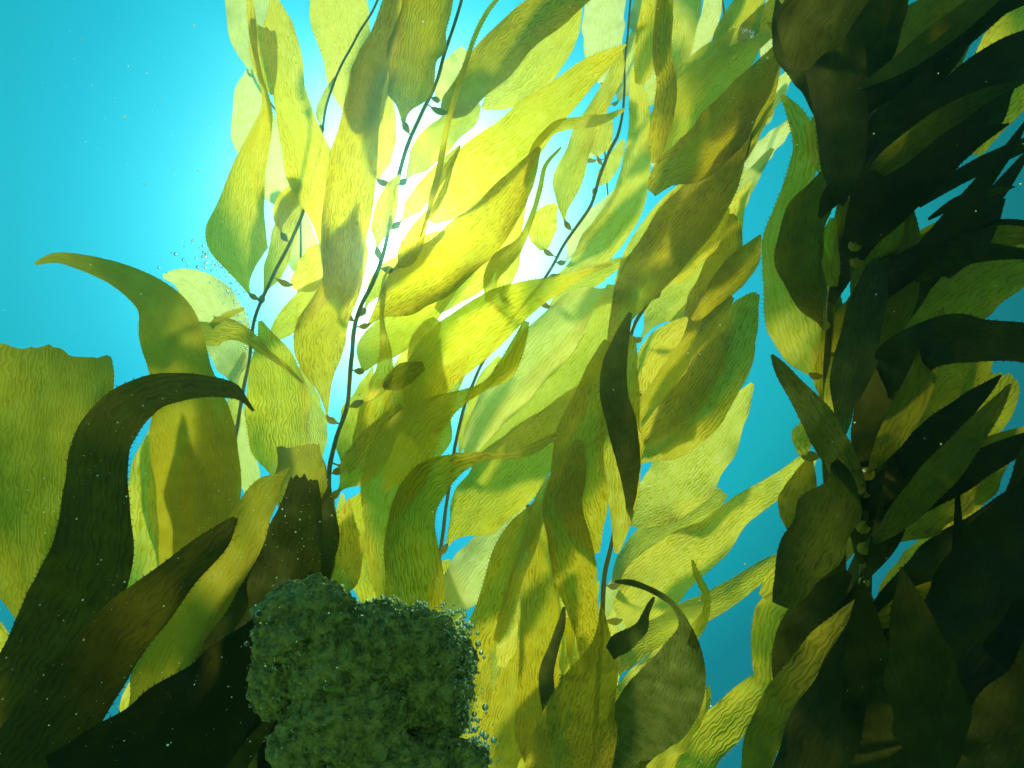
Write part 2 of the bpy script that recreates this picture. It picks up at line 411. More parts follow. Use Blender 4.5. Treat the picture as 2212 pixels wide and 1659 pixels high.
BLADES = """
A n 1.75 | 541 640 14,528 610 78,518 575 118,511 530 130,516 490 114,524 445 92,541 364 62,568 280 38,577 228 20,562 165 9,549 100 12,543 40 18,538 -20 8
A n 1.85 TH r=-.3 | 703 575 8,697 500 30,684 430 72,664 350 106,640 260 80,622 195 70,612 130 78,602 66 66
A n 1.80 T | 588 205 6,574 150 46,570 100 54,573 58 44
A n 1.90 | 630 616 18,655 603 62,680 583 78,705 555 74,722 528 30
A n 1.95 | 583 738 10,613 706 46,655 665 62,690 630 50,722 600 16
A n 2.10 | 558 660 6,580 610 34,600 555 44,615 500 45,642 440 40,668 405 16
A n 2.00 | 611 518 6,605 480 24,614 445 40,642 414 38,668 402 16
A n 2.2 | 700 292 5,690 250 14,705 205 16,724 168 6
A n 1.5 r=.7 | 655 828 5,615 788 11,570 755 16,530 726 28,488 712 52,450 716 52,424 700 20
A n 1.45 N r=.7 | 455 706 14,478 689 13,505 675 12,529 665 4
A n 1.60 | 606 1030 30,604 960 116,604 890 128,598 825 118,589 775 84,576 725 36,562 692 8
A t 2.3 | 512 860 20,502 790 64,488 720 96,460 665 104,425 625 84,388 602 44,352 597 10
A n 2.2 | 470 1010 40,490 940 44,505 880 34,522 800 20,530 760 10
A n 2.25 | 690 990 14,682 930 50,672 880 40,660 830 30,652 790 10
A t 2.2 | 560 1090 20,540 1040 44,530 990 40,525 930 30,520 880 8
B m 1.60 | 707 905 18,702 850 72,690 784 116,692 720 112,716 662 90,739 610 86,742 545 90,750 464 98,757 400 100,763 336 100,780 252 82,796 168 74,830 84 62,853 0 50,866 -70 20
B m 1.50 | 873 288 14,872 254 58,880 212 86,890 168 103,904 84 110,926 0 100,940 -90 70
B n 1.9 | 815 388 8,821 345 42,829 290 50,832 220 34,832 180 6
B n 2.4 | 762 255 20,757 205 66,752 145 100,745 84 118,729 0 122,715 -90 90
B m 1.70 r=.3 | 966 244 34,985 226 62,1012 195 72,1043 157 82,1082 110 86,1132 62 84,1190 22 72,1244 -8 54,1310 -40 16
B n 2.1 | 1042 234 8,1075 208 56,1127 168 92,1169 123 98,1205 76 82,1233 36 58,1252 8 16
B n 1.90 | 930 480 16,962 440 84,1010 393 116,1060 345 114,1110 300 102,1155 258 90,1205 217 74,1262 163 58,1317 122 30
B m 1.75 r=-.3 | 790 712 15,815 680 72,870 635 108,930 590 118,990 545 116,1045 495 104,1090 440 84,1130 380 55,1165 318 8
B n 2.0 | 783 690 8,795 650 30,830 600 46,890 560 44,930 520 30,960 500 8
B n 2.1 | 786 800 12,805 760 72,850 722 88,905 680 76,955 635 50,1012 575 14
B n 1.35 | 822 1300 14,815 1225 42,812 1150 58,830 1070 108,855 1000 142,890 940 120,940 890 68,1000 857 32,1050 832 18,1090 800 40,1118 745 34,1138 694 14
B m 1.25 r=.35 | 908 1420 30,898 1320 116,892 1240 118,885 1170 112,895 1100 104,930 1040 88,985 1003 44,1050 985 18,1110 983 14,1150 970 22,1200 942 14,1236 934 4
B n 1.4 r=.5 | 755 882 8,785 866 40,812 842 50,830 800 38,833 750 22,826 690 9,828 640 11,830 600 6,845 575 4
B m 1.5 | 828 838 8,850 825 40,880 806 46,916 790 18
B n 1.9 | 890 792 20,905 762 50,925 722 50,945 690 20
B n 1.9 | 735 1025 10,750 960 52,770 900 66,787 850 40
B n 1.7 | 768 1010 10,793 940 60,815 885 68,832 842 34
B n 2.0 | 835 945 20,860 885 64,885 830 52,907 800 14
B m 1.5 | 713 1085 14,748 1040 60,790 990 84,830 930 62,872 878 22
B n 1.6 | 802 1320 22,792 1255 60,766 1185 80,757 1122 62,785 1062 8
B n 1.8 | 703 1250 14,720 1190 30,735 1120 26,740 1066 6
B o 1.3 | 662 1310 64,686 1220 66,700 1140 52,712 1070 20
B s 1.45 T | 665 1310 60,658 1200 92,652 1100 106,647 1020 102,644 962 92
B n 2.2 | 868 404 8,893 362 46,930 316 62,975 275 64,1020 240 42,1038 228 8
B n 1.7 | 850 500 8,880 460 34,920 410 40,960 360 30,993 316 6
B n 1.6 | 808 562 8,820 510 40,835 450 46,850 402 26,864 378 6
B n 1.6 | 845 588 8,868 566 36,890 530 46,907 490 30,928 452 8
B n 1.40 r=.2 | 908 512 4,928 450 9,941 404 13,954 345 14,969 262 11,990 188 12,1008 130 10,1025 80 10,1055 22 9,1090 -16 5
B n 1.5 | 923 474 4,945 440 13,964 400 10,976 355 8,994 313 3
B t 2.5 | 948 218 10,960 180 40,985 150 52,1006 108 22
B n 2.2 | 850 930 20,865 875 72,880 822 84,895 770 56,908 716 18
B n 1.75 | 932 1000 20,936 935 94,911 872 114,926 815 86,940 768 26
B n 1.6 | 888 900 20,912 836 92,958 772 122,1020 722 122,1085 672 102,1140 641 70,1200 616 40,1260 590 18,1322 570 8
C n 1.7 | 953 1204 14,985 1142 96,1040 1082 134,1100 1020 144,1160 960 118,1215 900 82,1258 850 42,1282 815 8
C t 1.8 r=-.3 | 1008 1000 10,1030 932 62,1080 862 88,1130 800 104,1180 742 108,1220 692 98,1258 652 64,1296 640 36,1336 638 32,1362 630 16
C n 1.95 | 1035 988 15,1100 932 94,1170 872 124,1240 792 124,1290 722 92,1312 660 50,1322 615 18
C n 2.0 | 1222 488 14,1217 452 48,1222 402 60,1245 332 56,1280 250 46,1315 190 36,1335 140 26,1341 105 6
C n 1.85 r=.6 | 1122 410 8,1145 350 22,1180 294 27,1220 270 25,1270 263 24,1312 254 18,1348 236 6
C n 2.2 | 1290 354 12,1292 325 46,1301 288 46,1313 256 22
C n 2.1 | 1175 540 16,1172 512 54,1175 485 60,1186 460 42,1202 442 12
C n 1.5 r=.6 | 1058 650 20,1062 600 34,1085 564 40,1125 520 20,1150 462 11,1166 412 9,1181 358 9,1212 318 4
C n 2.2 | 1080 634 24,1095 572 50,1100 512 52,1111 450 46,1126 390 30,1141 345 6
C n 1.9 | 945 672 18,985 632 50,1030 600 56,1064 566 28
C n 2.1 | 1190 664 12,1230 627 44,1280 596 46,1334 567 24
C n 1.95 | 1184 604 8,1222 585 50,1270 550 76,1315 502 82,1350 448 76,1369 394 68,1377 336 56,1382 272 46,1377 208 36,1367 150 10
C n 2.4 | 1275 425 6,1295 395 26,1318 360 34,1338 322 22,1346 300 6
C t 2.3 | 1215 575 10,1250 520 44,1290 470 44,1320 430 24
C t 2.0 | 960 1345 30,990 1275 92,1040 1204 92,1100 1132 54,1134 1086 8
C n 2.15 | 986 1010 8,1000 950 20,1018 880 20,1045 820 24,1080 770 10
D m 1.6 r=.3 | 1407 416 24,1442 371 66,1498 343 98,1554 290 112,1610 217 92,1652 158 62,1700 90 24
D n 1.9 | 1440 338 22,1470 267 84,1498 211 100,1540 166 88,1596 122 66,1634 92 26
D m 1.75 | 1510 416 36,1562 336 92,1616 241 88,1655 161 54,1680 120 16
D m 1.68 r=-.2 | 1312 747 4,1335 692 44,1360 642 78,1400 580 104,1450 520 120,1500 452 116,1545 390 98,1582 320 62,1612 248 34
D m 1.85 | 1395 566 40,1450 502 104,1510 442 112,1560 390 80,1586 346 26
D m 1.6 | 1415 352 16,1422 300 40,1434 240 46,1440 180 42,1430 110 40,1434 40 38,1440 -40 30
D n 1.7 | 1380 182 20,1390 150 40,1396 100 48,1398 50 42,1405 0 34,1410 -50 20
D n 2.2 | 1455 162 12,1468 110 46,1478 50 56,1485 0 58,1490 -60 50
D n 1.95 | 1415 655 30,1440 605 48,1470 570 62,1510 530 62,1545 490 50,1568 446 16
D m 2.0 | 1478 736 24,1520 662 72,1550 602 76,1572 540 60,1580 490 38,1578 462 12
D m 1.70 | 1498 694 16,1540 642 42,1580 597 62,1615 556 55,1634 525 26,1644 506 4
D m 1.7 T | 1368 1012 24,1420 962 100,1490 892 122,1550 802 118,1590 722 88,1610 670 60,1634 634 14
D m 1.9 | 1372 965 16,1402 892 60,1440 822 80,1490 752 70,1540 692 50,1580 640 16
D m 1.8 | 1400 955 20,1450 902 60,1500 832 70,1540 762 60,1572 696 22
D n 1.75 | 1385 852 10,1395 802 50,1420 752 62,1460 712 42,1484 686 8
D n 2.1 | 1364 1132 20,1420 1082 112,1480 1022 134,1540 950 104,1585 890 62,1626 828 8
D h 1.3 r=.3 | 1357 1132 6,1361 1070 24,1358 1000 50,1343 920 62,1326 850 60,1328 780 48,1345 720 30,1362 675 8
D n 2.2 T | 1335 1265 30,1370 1212 72,1430 1152 78,1490 1112 62,1540 1082 42,1562 1062 24
D n 1.9 T | 1342 1340 60,1400 1272 114,1470 1212 114,1540 1162 82,1600 1102 60,1690 1042 46,1740 1000 36,1758 980 20
D n 2.1 T | 1322 1444 40,1380 1382 72,1450 1342 56,1520 1312 54,1590 1272 46,1650 1227 34,1690 1198 14
D n 1.7 | 1298 1575 40,1350 1512 62,1410 1452 62,1470 1392 40,1492 1356 8
D n 1.5 T | 1460 1710 90,1520 1612 80,1580 1552 76,1640 1490 60,1692 1438 34,1722 1406 12
D m 1.15 | 1215 1720 190,1240 1610 172,1270 1510 132,1294 1436 76,1302 1370 30,1300 1315 8
D g 1.1 | 1296 1690 60,1360 1602 124,1420 1532 152,1455 1462 132,1474 1402 82,1480 1352 26,1462 1312 12,1438 1290 13,1400 1270 12,1362 1258 14,1328 1256 6
D g 1.12 r=.5 N | 1318 1412 30,1346 1390 40,1386 1362 28,1396 1330 16,1406 1306 12,1414 1290 5
D n 1.12 r=.5 N | 1488 1390 20,1508 1356 24,1524 1318 16,1522 1282 16,1506 1244 14,1496 1210 5
D m 1.3 | 1395 1690 60,1450 1602 62,1500 1534 40,1516 1486 16
D n 1.7 | 1240 1460 14,1240 1402 32,1235 1352 30,1240 1296 8
D n 1.4 T N | 1500 1560 8,1514 1536 22,1528 1505 18,1530 1480 4
D t 2.3 | 1358 985 5,1368 950 14,1385 905 15,1408 872 12,1428 850 5
J m 1.45 | 1290 1195 12,1265 1122 92,1245 1042 122,1250 962 112,1270 882 82,1290 802 50,1312 735 16
J m 1.3 | 1262 1462 8,1272 1402 46,1262 1332 62,1245 1252 88,1226 1162 94,1216 1082 84,1238 1000 60,1252 950 14
J m 1.4 r=.3 | 1004 1570 16,1008 1485 50,1025 1412 66,1050 1340 66,1075 1270 60,1100 1190 56,1140 1130 56,1168 1080 14
J n 1.35 | 1072 1385 16,1100 1310 32,1120 1230 32,1148 1150 32,1170 1080 28,1210 1020 24,1255 975 9,1342 918 3
J m 1.6 | 1146 1710 90,1160 1570 98,1164 1450 88,1165 1340 82,1170 1250 76,1172 1180 58,1182 1115 14
J n 1.7 | 1214 1490 20,1218 1402 38,1220 1320 38,1206 1250 12
J m 1.8 | 1035 1720 120,1078 1600 114,1104 1508 92,1120 1432 62,1142 1366 12
J n 1.7 | 1084 1440 18,1094 1392 46,1100 1342 36,1112 1296 8
J t 2.3 | 1118 1410 30,1130 1332 48,1136 1262 42,1146 1196 8
J k 1.25 | 1196 1590 20,1188 1530 34,1180 1460 32,1196 1400 22,1212 1350 18,1218 1310 6
J n 1.75 | 990 1600 80,1010 1500 100,1030 1420 70,1050 1360 20
J n 2.1 | 950 1420 60,960 1340 90,965 1270 80,960 1210 20
E n 1.15 r=.4 | 1750 809 8,1734 762 76,1717 694 112,1704 625 104,1696 568 90,1690 512 76,1708 442 62,1726 390 54,1737 330 48,1728 268 40,1702 222 18,1688 204 5
E o 1.08 | 1774 700 8,1746 640 60,1728 575 86,1732 505 90,1758 440 76,1790 390 50,1834 335 16
E o 1.0 | 1785 262 8,1781 204 42,1772 150 62,1752 108 70,1720 88 50
E k .95 | 1778 280 8,1756 200 40,1728 152 46,1702 112 50,1690 55 40
E m 1.2 | 1780 868 10,1776 802 42,1786 746 46,1810 700 40,1832 655 12
E n 1.1 | 1794 925 10,1800 862 36,1816 792 42,1834 736 16
E t 1.3 | 1795 645 5,1800 582 26,1815 512 30,1826 450 26,1852 376 8
E t 1.35 | 1815 608 4,1825 562 18,1838 512 8
E g .85 T r=.5 | 1848 1135 10,1838 1062 48,1820 1002 66,1790 945 76,1750 890 66,1715 840 46,1685 795 28,1667 766 6
E g .9 r=.5 | 1690 1310 40,1726 1225 98,1770 1152 118,1800 1092 106,1816 1040 62,1802 995 16
E o 1.1 | 1708 1145 16,1714 1092 62,1736 1040 52,1748 995 16
E n 1.0 | 1734 985 12,1736 942 46,1755 900 26,1761 866 6
E n 1.3 | 1648 1480 30,1655 1402 58,1664 1332 62,1692 1266 36
E n 1.2 | 1648 1290 18,1680 1250 42,1720 1222 32,1752 1196 8
E o .9 | 1628 1720 50,1640 1622 62,1670 1552 72,1720 1482 78,1770 1412 72,1822 1336 36
E k 1.0 | 1688 1510 20,1700 1422 62,1730 1352 74,1780 1292 64,1834 1236 16
E n 1.25 | 1790 1720 90,1804 1632 88,1825 1572 52,1836 1540 10
E n 1.3 | 1828 1450 20,1845 1392 52,1855 1350 22,1863 1316 5
E n 1.05 | 1800 620 16,1796 570 34,1790 520 34,1800 470 12
E n 1.15 | 1790 380 20,1770 330 50,1776 270 50,1790 220 30
F k .9 | 1812 445 16,1816 400 56,1818 340 86,1815 250 98,1805 150 112,1790 60 122,1785 -60 130
F k .72 | 1738 152 16,1740 100 110,1760 50 152,1790 0 172,1812 -80 170
F o 1.2 | 1878 184 20,1930 132 114,1990 72 132,2060 10 112,2120 -60 90
F k .85 | 1848 244 30,1920 182 62,2000 122 72,2080 62 72,2160 0 62,2240 -60 40
F o 1.1 | 1848 325 10,1900 272 72,1960 212 92,2020 170 82,2062 126 36
F k .8 | 1848 525 60,1910 432 132,1970 352 152,2040 272 152,2100 202 122,2170 132 92,2240 80 50
F m 1.5 | 2108 205 10,2130 142 62,2170 82 72,2220 30 62,2270 -30 40
F m 1.4 | 2108 335 18,2140 272 52,2180 222 62,2240 166 50
F k .9 | 1985 446 8,2050 396 30,2110 362 36,2170 332 33,2250 295 25
F k .9 r=.5 | 2005 474 6,2060 440 22,2110 425 23,2160 412 14,2192 403 3
F k .85 T | 2036 596 26,2080 542 56,2110 500 56,2136 460 42,2156 428 24
F k .85 r=.5 | 2060 508 5,2100 495 9,2140 483 13,2180 480 13,2240 486 10
F k .87 r=.5 | 1960 546 5,2000 522 14,2030 506 14,2070 494 16,2125 478 6
F k .8 | 1895 625 30,1960 582 72,2030 561 74,2100 546 46,2160 545 30,2250 553 18
F o 1.1 | 1936 745 24,2000 692 112,2070 642 134,2140 592 122,2210 550 92,2280 515 60
F k .95 | 1928 724 16,1960 652 52,1990 602 52,2022 562 26
F k .76 | 1866 866 40,1930 792 92,2000 746 106,2080 731 102,2150 735 92,2250 747 76
F g .9 T | 1815 905 20,1832 832 72,1850 762 82,1866 692 76,1880 632 66,1895 582 46,1906 556 26
F o 1.0 | 1860 700 20,1872 620 70,1890 540 90,1920 460 80,1960 390 40
F k .95 | 1850 560 30,1880 470 80,1900 380 90,1910 290 80,1930 220 40
F k 1.05 | 2030 330 60,2080 280 100,2130 240 80,2170 200 30
F k 1.0 | 1840 340 20,1850 240 60,1860 140 80,1880 60 80,1910 -40 60
F k .9 | 1890 200 10,1900 110 60,1910 20 80,1920 -60 70
F n 1.25 | 1960 640 10,2000 600 50,2050 570 60,2110 556 30
F k .98 | 1880 690 20,1900 630 50,1920 580 50,1950 530 20
I o 1.1 | 1884 1065 10,1920 1002 62,1960 950 102,2010 890 122,2060 840 112,2110 800 62,2142 776 12
I o 1.25 T | 1884 1095 10,1930 1052 52,1990 1002 88,2050 940 112,2110 880 122,2150 834 86,2166 806 50
I o 1.0 | 1888 1156 40,1950 1112 112,2020 1062 132,2090 1010 102,2150 970 62,2205 936 26
I k .85 r=.4 | 2072 1290 40,2070 1202 26,2068 1100 13,2066 1020 7,2068 950 3
I o 1.3 | 1918 1360 20,1940 1292 82,1985 1232 82,2030 1162 50,2057 1110 12
I k .7 | 1990 1520 120,2060 1402 172,2120 1302 182,2180 1202 172,2240 1100 122,2270 1020 60
I k .6 | 2024 1660 70,2022 1580 150,2000 1480 152,1980 1400 112,1962 1310 66
I k .75 | 1726 1710 120,1770 1592 132,1810 1500 112,1840 1420 82,1862 1326 36
I k .7 | 1880 1710 112,1880 1582 112,1875 1480 92,1870 1380 72,1865 1286 26
I k 1.0 | 2106 1720 152,2140 1602 174,2180 1500 152,2240 1396 100
I k .95 | 1896 1410 80,1960 1322 124,2040 1252 144,2120 1182 122,2210 1096 80
I k .9 | 1900 1560 60,1940 1480 120,2000 1410 130,2070 1340 110,2140 1290 60
I k .85 | 2080 1700 120,2110 1560 130,2150 1440 120,2200 1330 110,2250 1230 60
I k 1.05 | 1900 1720 120,1920 1600 130,1930 1500 120,1950 1420 70
I k 1.0 | 1870 1220 30,1870 1130 70,1880 1040 80,1900 950 70,1930 870 50,1960 810 16
I k .9 | 1862 1010 26,1880 930 72,1910 850 84,1950 790 60,1990 760 16
I o 1.1 | 1960 1150 40,2030 1090 100,2100 1030 100,2160 980 40
I k .66 | 2120 1660 160,2170 1560 160,2210 1440 140,2260 1320 100
I k 1.1 | 1850 1350 20,1810 1290 60,1790 1230 70,1800 1170 50,1830 1120 14
I k .95 | 1790 1520 60,1830 1430 90,1850 1340 80,1866 1260 30
I k .8 | 2190 1250 60,2205 1150 70,2215 1050 60,2230 960 30
G s 1.0 T r=.25 | 62 1410 20,88 1318 96,92 1222 176,88 1105 214,96 982 248,110 872 256,118 805 232,124 760 206
G s 1.2 | 372 1280 30,392 1210 104,416 1140 142,425 1060 166,420 980 168,410 900 150,394 830 126,375 760 118,354 690 112,318 636 84,250 592 54,165 564 32,118 557 20,76 570 6
G h .75 r=.2 | -40 1640 110,30 1530 134,90 1435 152,150 1332 162,188 1232 150,204 1130 132,214 1040 116,228 952 102,266 892 92,326 850 78,395 836 62,450 836 46,500 844 34,526 862 14,548 888 5
G n 1.3 | 262 1340 16,298 1232 72,316 1122 78,322 1020 72,336 930 26
G h .65 r=.3 | 20 1700 160,100 1585 162,170 1492 152,240 1402 132,310 1320 112,382 1240 92,460 1172 62,508 1116 12
G s .85 r=-.2 | 292 1580 40,330 1502 104,362 1430 112,410 1352 98,465 1272 92,515 1192 86,546 1112 80,580 1055 60,600 1035 24
G n 1.0 | 261 1614 6,274 1562 30,290 1502 40,322 1436 26
G k .7 T | 480 1600 80,545 1450 140,600 1310 150,634 1180 130,648 1100 90,658 1034 60
G k .6 | 120 1740 200,290 1650 222,430 1552 222,520 1452 162,592 1346 76
G k .68 | 380 1720 160,470 1600 170,540 1480 160,600 1380 110,640 1300 50
G n 1.2 | 70 1340 10,36 1275 30,16 1202 26,5 1145 6
G n 1.1 | 56 1500 10,16 1442 42,-24 1380 62,-60 1330 30
G k .9 | 520 1700 120,580 1580 140,610 1460 120,620 1360 60
G n 1.35 | 400 1300 20,372 1200 50,352 1100 52,346 1000 46,352 920 16
G k .8 | 20 1640 80,70 1560 70,120 1490 60,170 1420 30
H t 3.0 | 547 180 10,541 125 56,539 55 86,538 -30 92,540 -110 80
H t 2.9 | 634 486 16,606 408 86,556 300 102,538 222 72,542 150 18
H t 3.1 | 690 640 16,660 560 70,630 480 70,610 420 20
H t 3.0 | 790 300 10,800 240 40,830 180 44,860 130 20
K t 2.5 T | 1556 425 15,1590 382 36,1630 342 46,1670 302 36,1706 268 24
K t 2.4 | 1508 565 20,1550 492 46,1590 432 46,1630 372 30,1669 320 8
K t 2.6 T | 1618 282 24,1650 232 46,1682 192 40,1712 152 12
K t 2.4 | 1553 615 8,1575 572 21,1584 532 16,1586 495 5
K t 2.6 | 1490 190 8,1495 132 32,1515 82 42,1536 30 40,1542 -50 35
K n 2.4 | 1545 148 20,1572 84 64,1602 30 64,1645 -50 50
K n 2.2 | 1578 136 18,1620 82 62,1660 40 62,1690 -10 30
K t 2.7 | 1600 300 20,1640 252 50,1662 220 30,1680 190 8
K t 2.9 | 1660 150 20,1670 90 60,1680 30 60,1690 -50 40
K n 2.5 | 1480 250 16,1500 200 50,1520 160 50,1545 120 20
K t 2.6 | 1300 1420 50,1320 1340 70,1345 1270 60,1370 1210 20
K t 2.7 | 1360 240 10,1420 200 40,1470 170 40,1500 140 12
L t 3.2 | 1298 180 12,1300 122 74,1302 60 90,1306 0 84,1308 -80 60
L t 2.9 | 1362 100 12,1378 52 42,1392 0 42,1400 -60 30
L t 3.1 | 1262 345 30,1275 300 50,1290 255 44,1305 215 16
L t 2.9 | 1392 240 10,1405 190 30,1415 150 28,1420 110 8
L t 3.0 | 1410 360 10,1425 320 26,1445 290 24,1455 265 6
L t 3.0 | 1330 230 20,1350 180 40,1360 120 40,1370 70 12
F k 1.45 | 1820 420 40,1830 300 120,1835 180 130,1830 60 100
I k 1.36 | 1830 1600 40,1840 1480 110,1850 1380 110,1850 1280 60
I k 1.3 | 1780 1730 160,1850 1620 180,1920 1520 160,1960 1420 80
I k 1.3 | 1980 1740 160,2050 1640 180,2120 1540 160,2190 1440 120
G k .9 | 620 1760 120,640 1620 150,650 1480 140,660 1360 110,670 1260 60
G k .95 | 560 1500 60,600 1380 110,650 1260 110,690 1160 80,705 1090 30
G m 1.1 | 600 1330 40,640 1230 90,680 1130 90,690 1060 40
G k 1.0 | 420 1500 60,480 1380 90,540 1280 90,580 1180 60
G k .95 | 160 1500 80,230 1400 110,300 1320 90,360 1250 40
B m 1.45 | 700 1330 30,730 1260 70,750 1190 70,752 1120 30
J m 1.58 | 1332 1195 10,1342 1100 56,1340 1000 86,1338 900 92,1348 800 60,1364 725 18
D n 2.1 | 1350 930 10,1390 860 60,1450 770 90,1510 690 90,1560 620 50
D n 2.3 | 1380 740 16,1430 660 80,1500 580 100,1560 500 80,1600 430 30
D n 2.2 | 1330 640 20,1390 560 90,1460 480 110,1530 400 90,1590 330 40
D n 2.3 | 1390 330 20,1430 260 60,1480 190 80,1530 130 60
B n 2.2 | 830 1060 16,870 990 70,920 910 90,960 840 70,1000 780 24
J n 2.0 | 1080 1700 60,1130 1600 100,1180 1500 110,1230 1400 90,1270 1310 40
J n 2.1 | 1240 1700 80,1270 1600 100,1290 1500 90,1310 1400 60
J n 2.2 | 1020 1560 40,1060 1460 90,1100 1360 100,1140 1260 70,1170 1180 20
B n 1.72 | 748 690 10,744 640 60,748 580 78,756 530 80,768 485 30
B n 1.72 | 775 300 20,785 260 66,800 205 70,818 140 66,838 70 50,852 10 30
A m 1.3 | 470 1290 30,462 1200 90,452 1100 112,448 1020 104,446 930 50
F k 1.15 | 1795 655 16,1835 560 50,1875 470 60,1910 390 50,1940 330 20
F k 1.0 | 1770 470 10,1800 420 46,1840 370 60,1890 330 56,1940 300 20
F o 1.25 | 1890 400 20,1940 330 70,2000 270 80,2060 220 60,2100 180 20
F o 1.3 | 1960 160 20,2010 90 80,2070 30 90,2130 -40 80
"""

for line in BLADES.strip().splitlines():  # some closing rows are unseen blades added to shade the ones in front
    head, pts = line.split('|')
    h = head.split()
    P = [tuple(float(v) for v in p.split()) for p in pts.split(',')]
    (xa, ya, wa), (xb, yb, wb) = P[-2], P[-1]
    if 'T' not in h and wb > 22 and 0 < xb < VW and 0 < yb < VH:        # blades taper to a drawn-out tip
        q = math.hypot(xb - xa, yb - ya)
        e = min(1.5 * wb, 90)
        P += [(xb + (xb - xa) / q * e * .55, yb + (yb - ya) / q * e * .55, wb * .5), (xb + (xb - xa) / q * e, yb + (yb - ya) / q * e, 3)]
    FRONDS[h[0]]['blades'].append((h[1], float(h[2]), h[3:], P))

# slim pointed blades sweeping up and to the right along the shadowed fronds
rng = random.Random(4)
for key, n, y_lo, y_hi, kinds in (('F', 11, 160, 800, 'okkoo'), ('I', 9, 950, 1600, 'okooo'), ('E', 6, 420, 1250, 'oog')):
    st = FRONDS[key]['stipe']
    for i in range(n):
        y = y_hi + (y_lo - y_hi) * (i + rng.random() * .8) / n
        for a, b in zip(st, st[1:]):
            if min(a[1], b[1]) <= y <= max(a[1], b[1]):
                x = a[0] + (b[0] - a[0]) * (y - a[1]) / (b[1] - a[1])
        ln, w = rng.uniform(340, 560), rng.uniform(48, 84)
        th = math.radians(rng.uniform(28, 62) if key != 'E' else rng.uniform(8, 26))
        bend = math.radians(rng.uniform(-22, 26))
        P, px, py = [], x, y
        for f, wf in ((0, .12), (.14, .62), (.32, 1), (.55, .95), (.78, .6), (.93, .26), (1, .05)):
            a = th + bend * f
            P.append((x + ln * f * math.sin(a), y - ln * f * math.cos(a), w * wf))
        FRONDS[key]['blades'].append((rng.choice(kinds), rng.uniform(.74, 1.0) if key != 'E' else rng.uniform(1.12, 1.3), [], P))

def stipe_point(st, x, y):
    """closest point of a measured stipe: (distance, x, y, depth)"""
    best = (1e9, 0, 0, 0)
    for a, b in zip(st, st[1:]):
        dx, dy = b[0] - a[0], b[1] - a[1]
        f = max(0, min(1, ((x - a[0]) * dx + (y - a[1]) * dy) / (dx * dx + dy * dy)))
        px, py, pd = a[0] + dx * f, a[1] + dy * f, a[2] + (b[2] - a[2]) * f
        q = math.hypot(x - px, y - py)
        if q < best[0]:
            best = (q, px, py, pd)
    return best

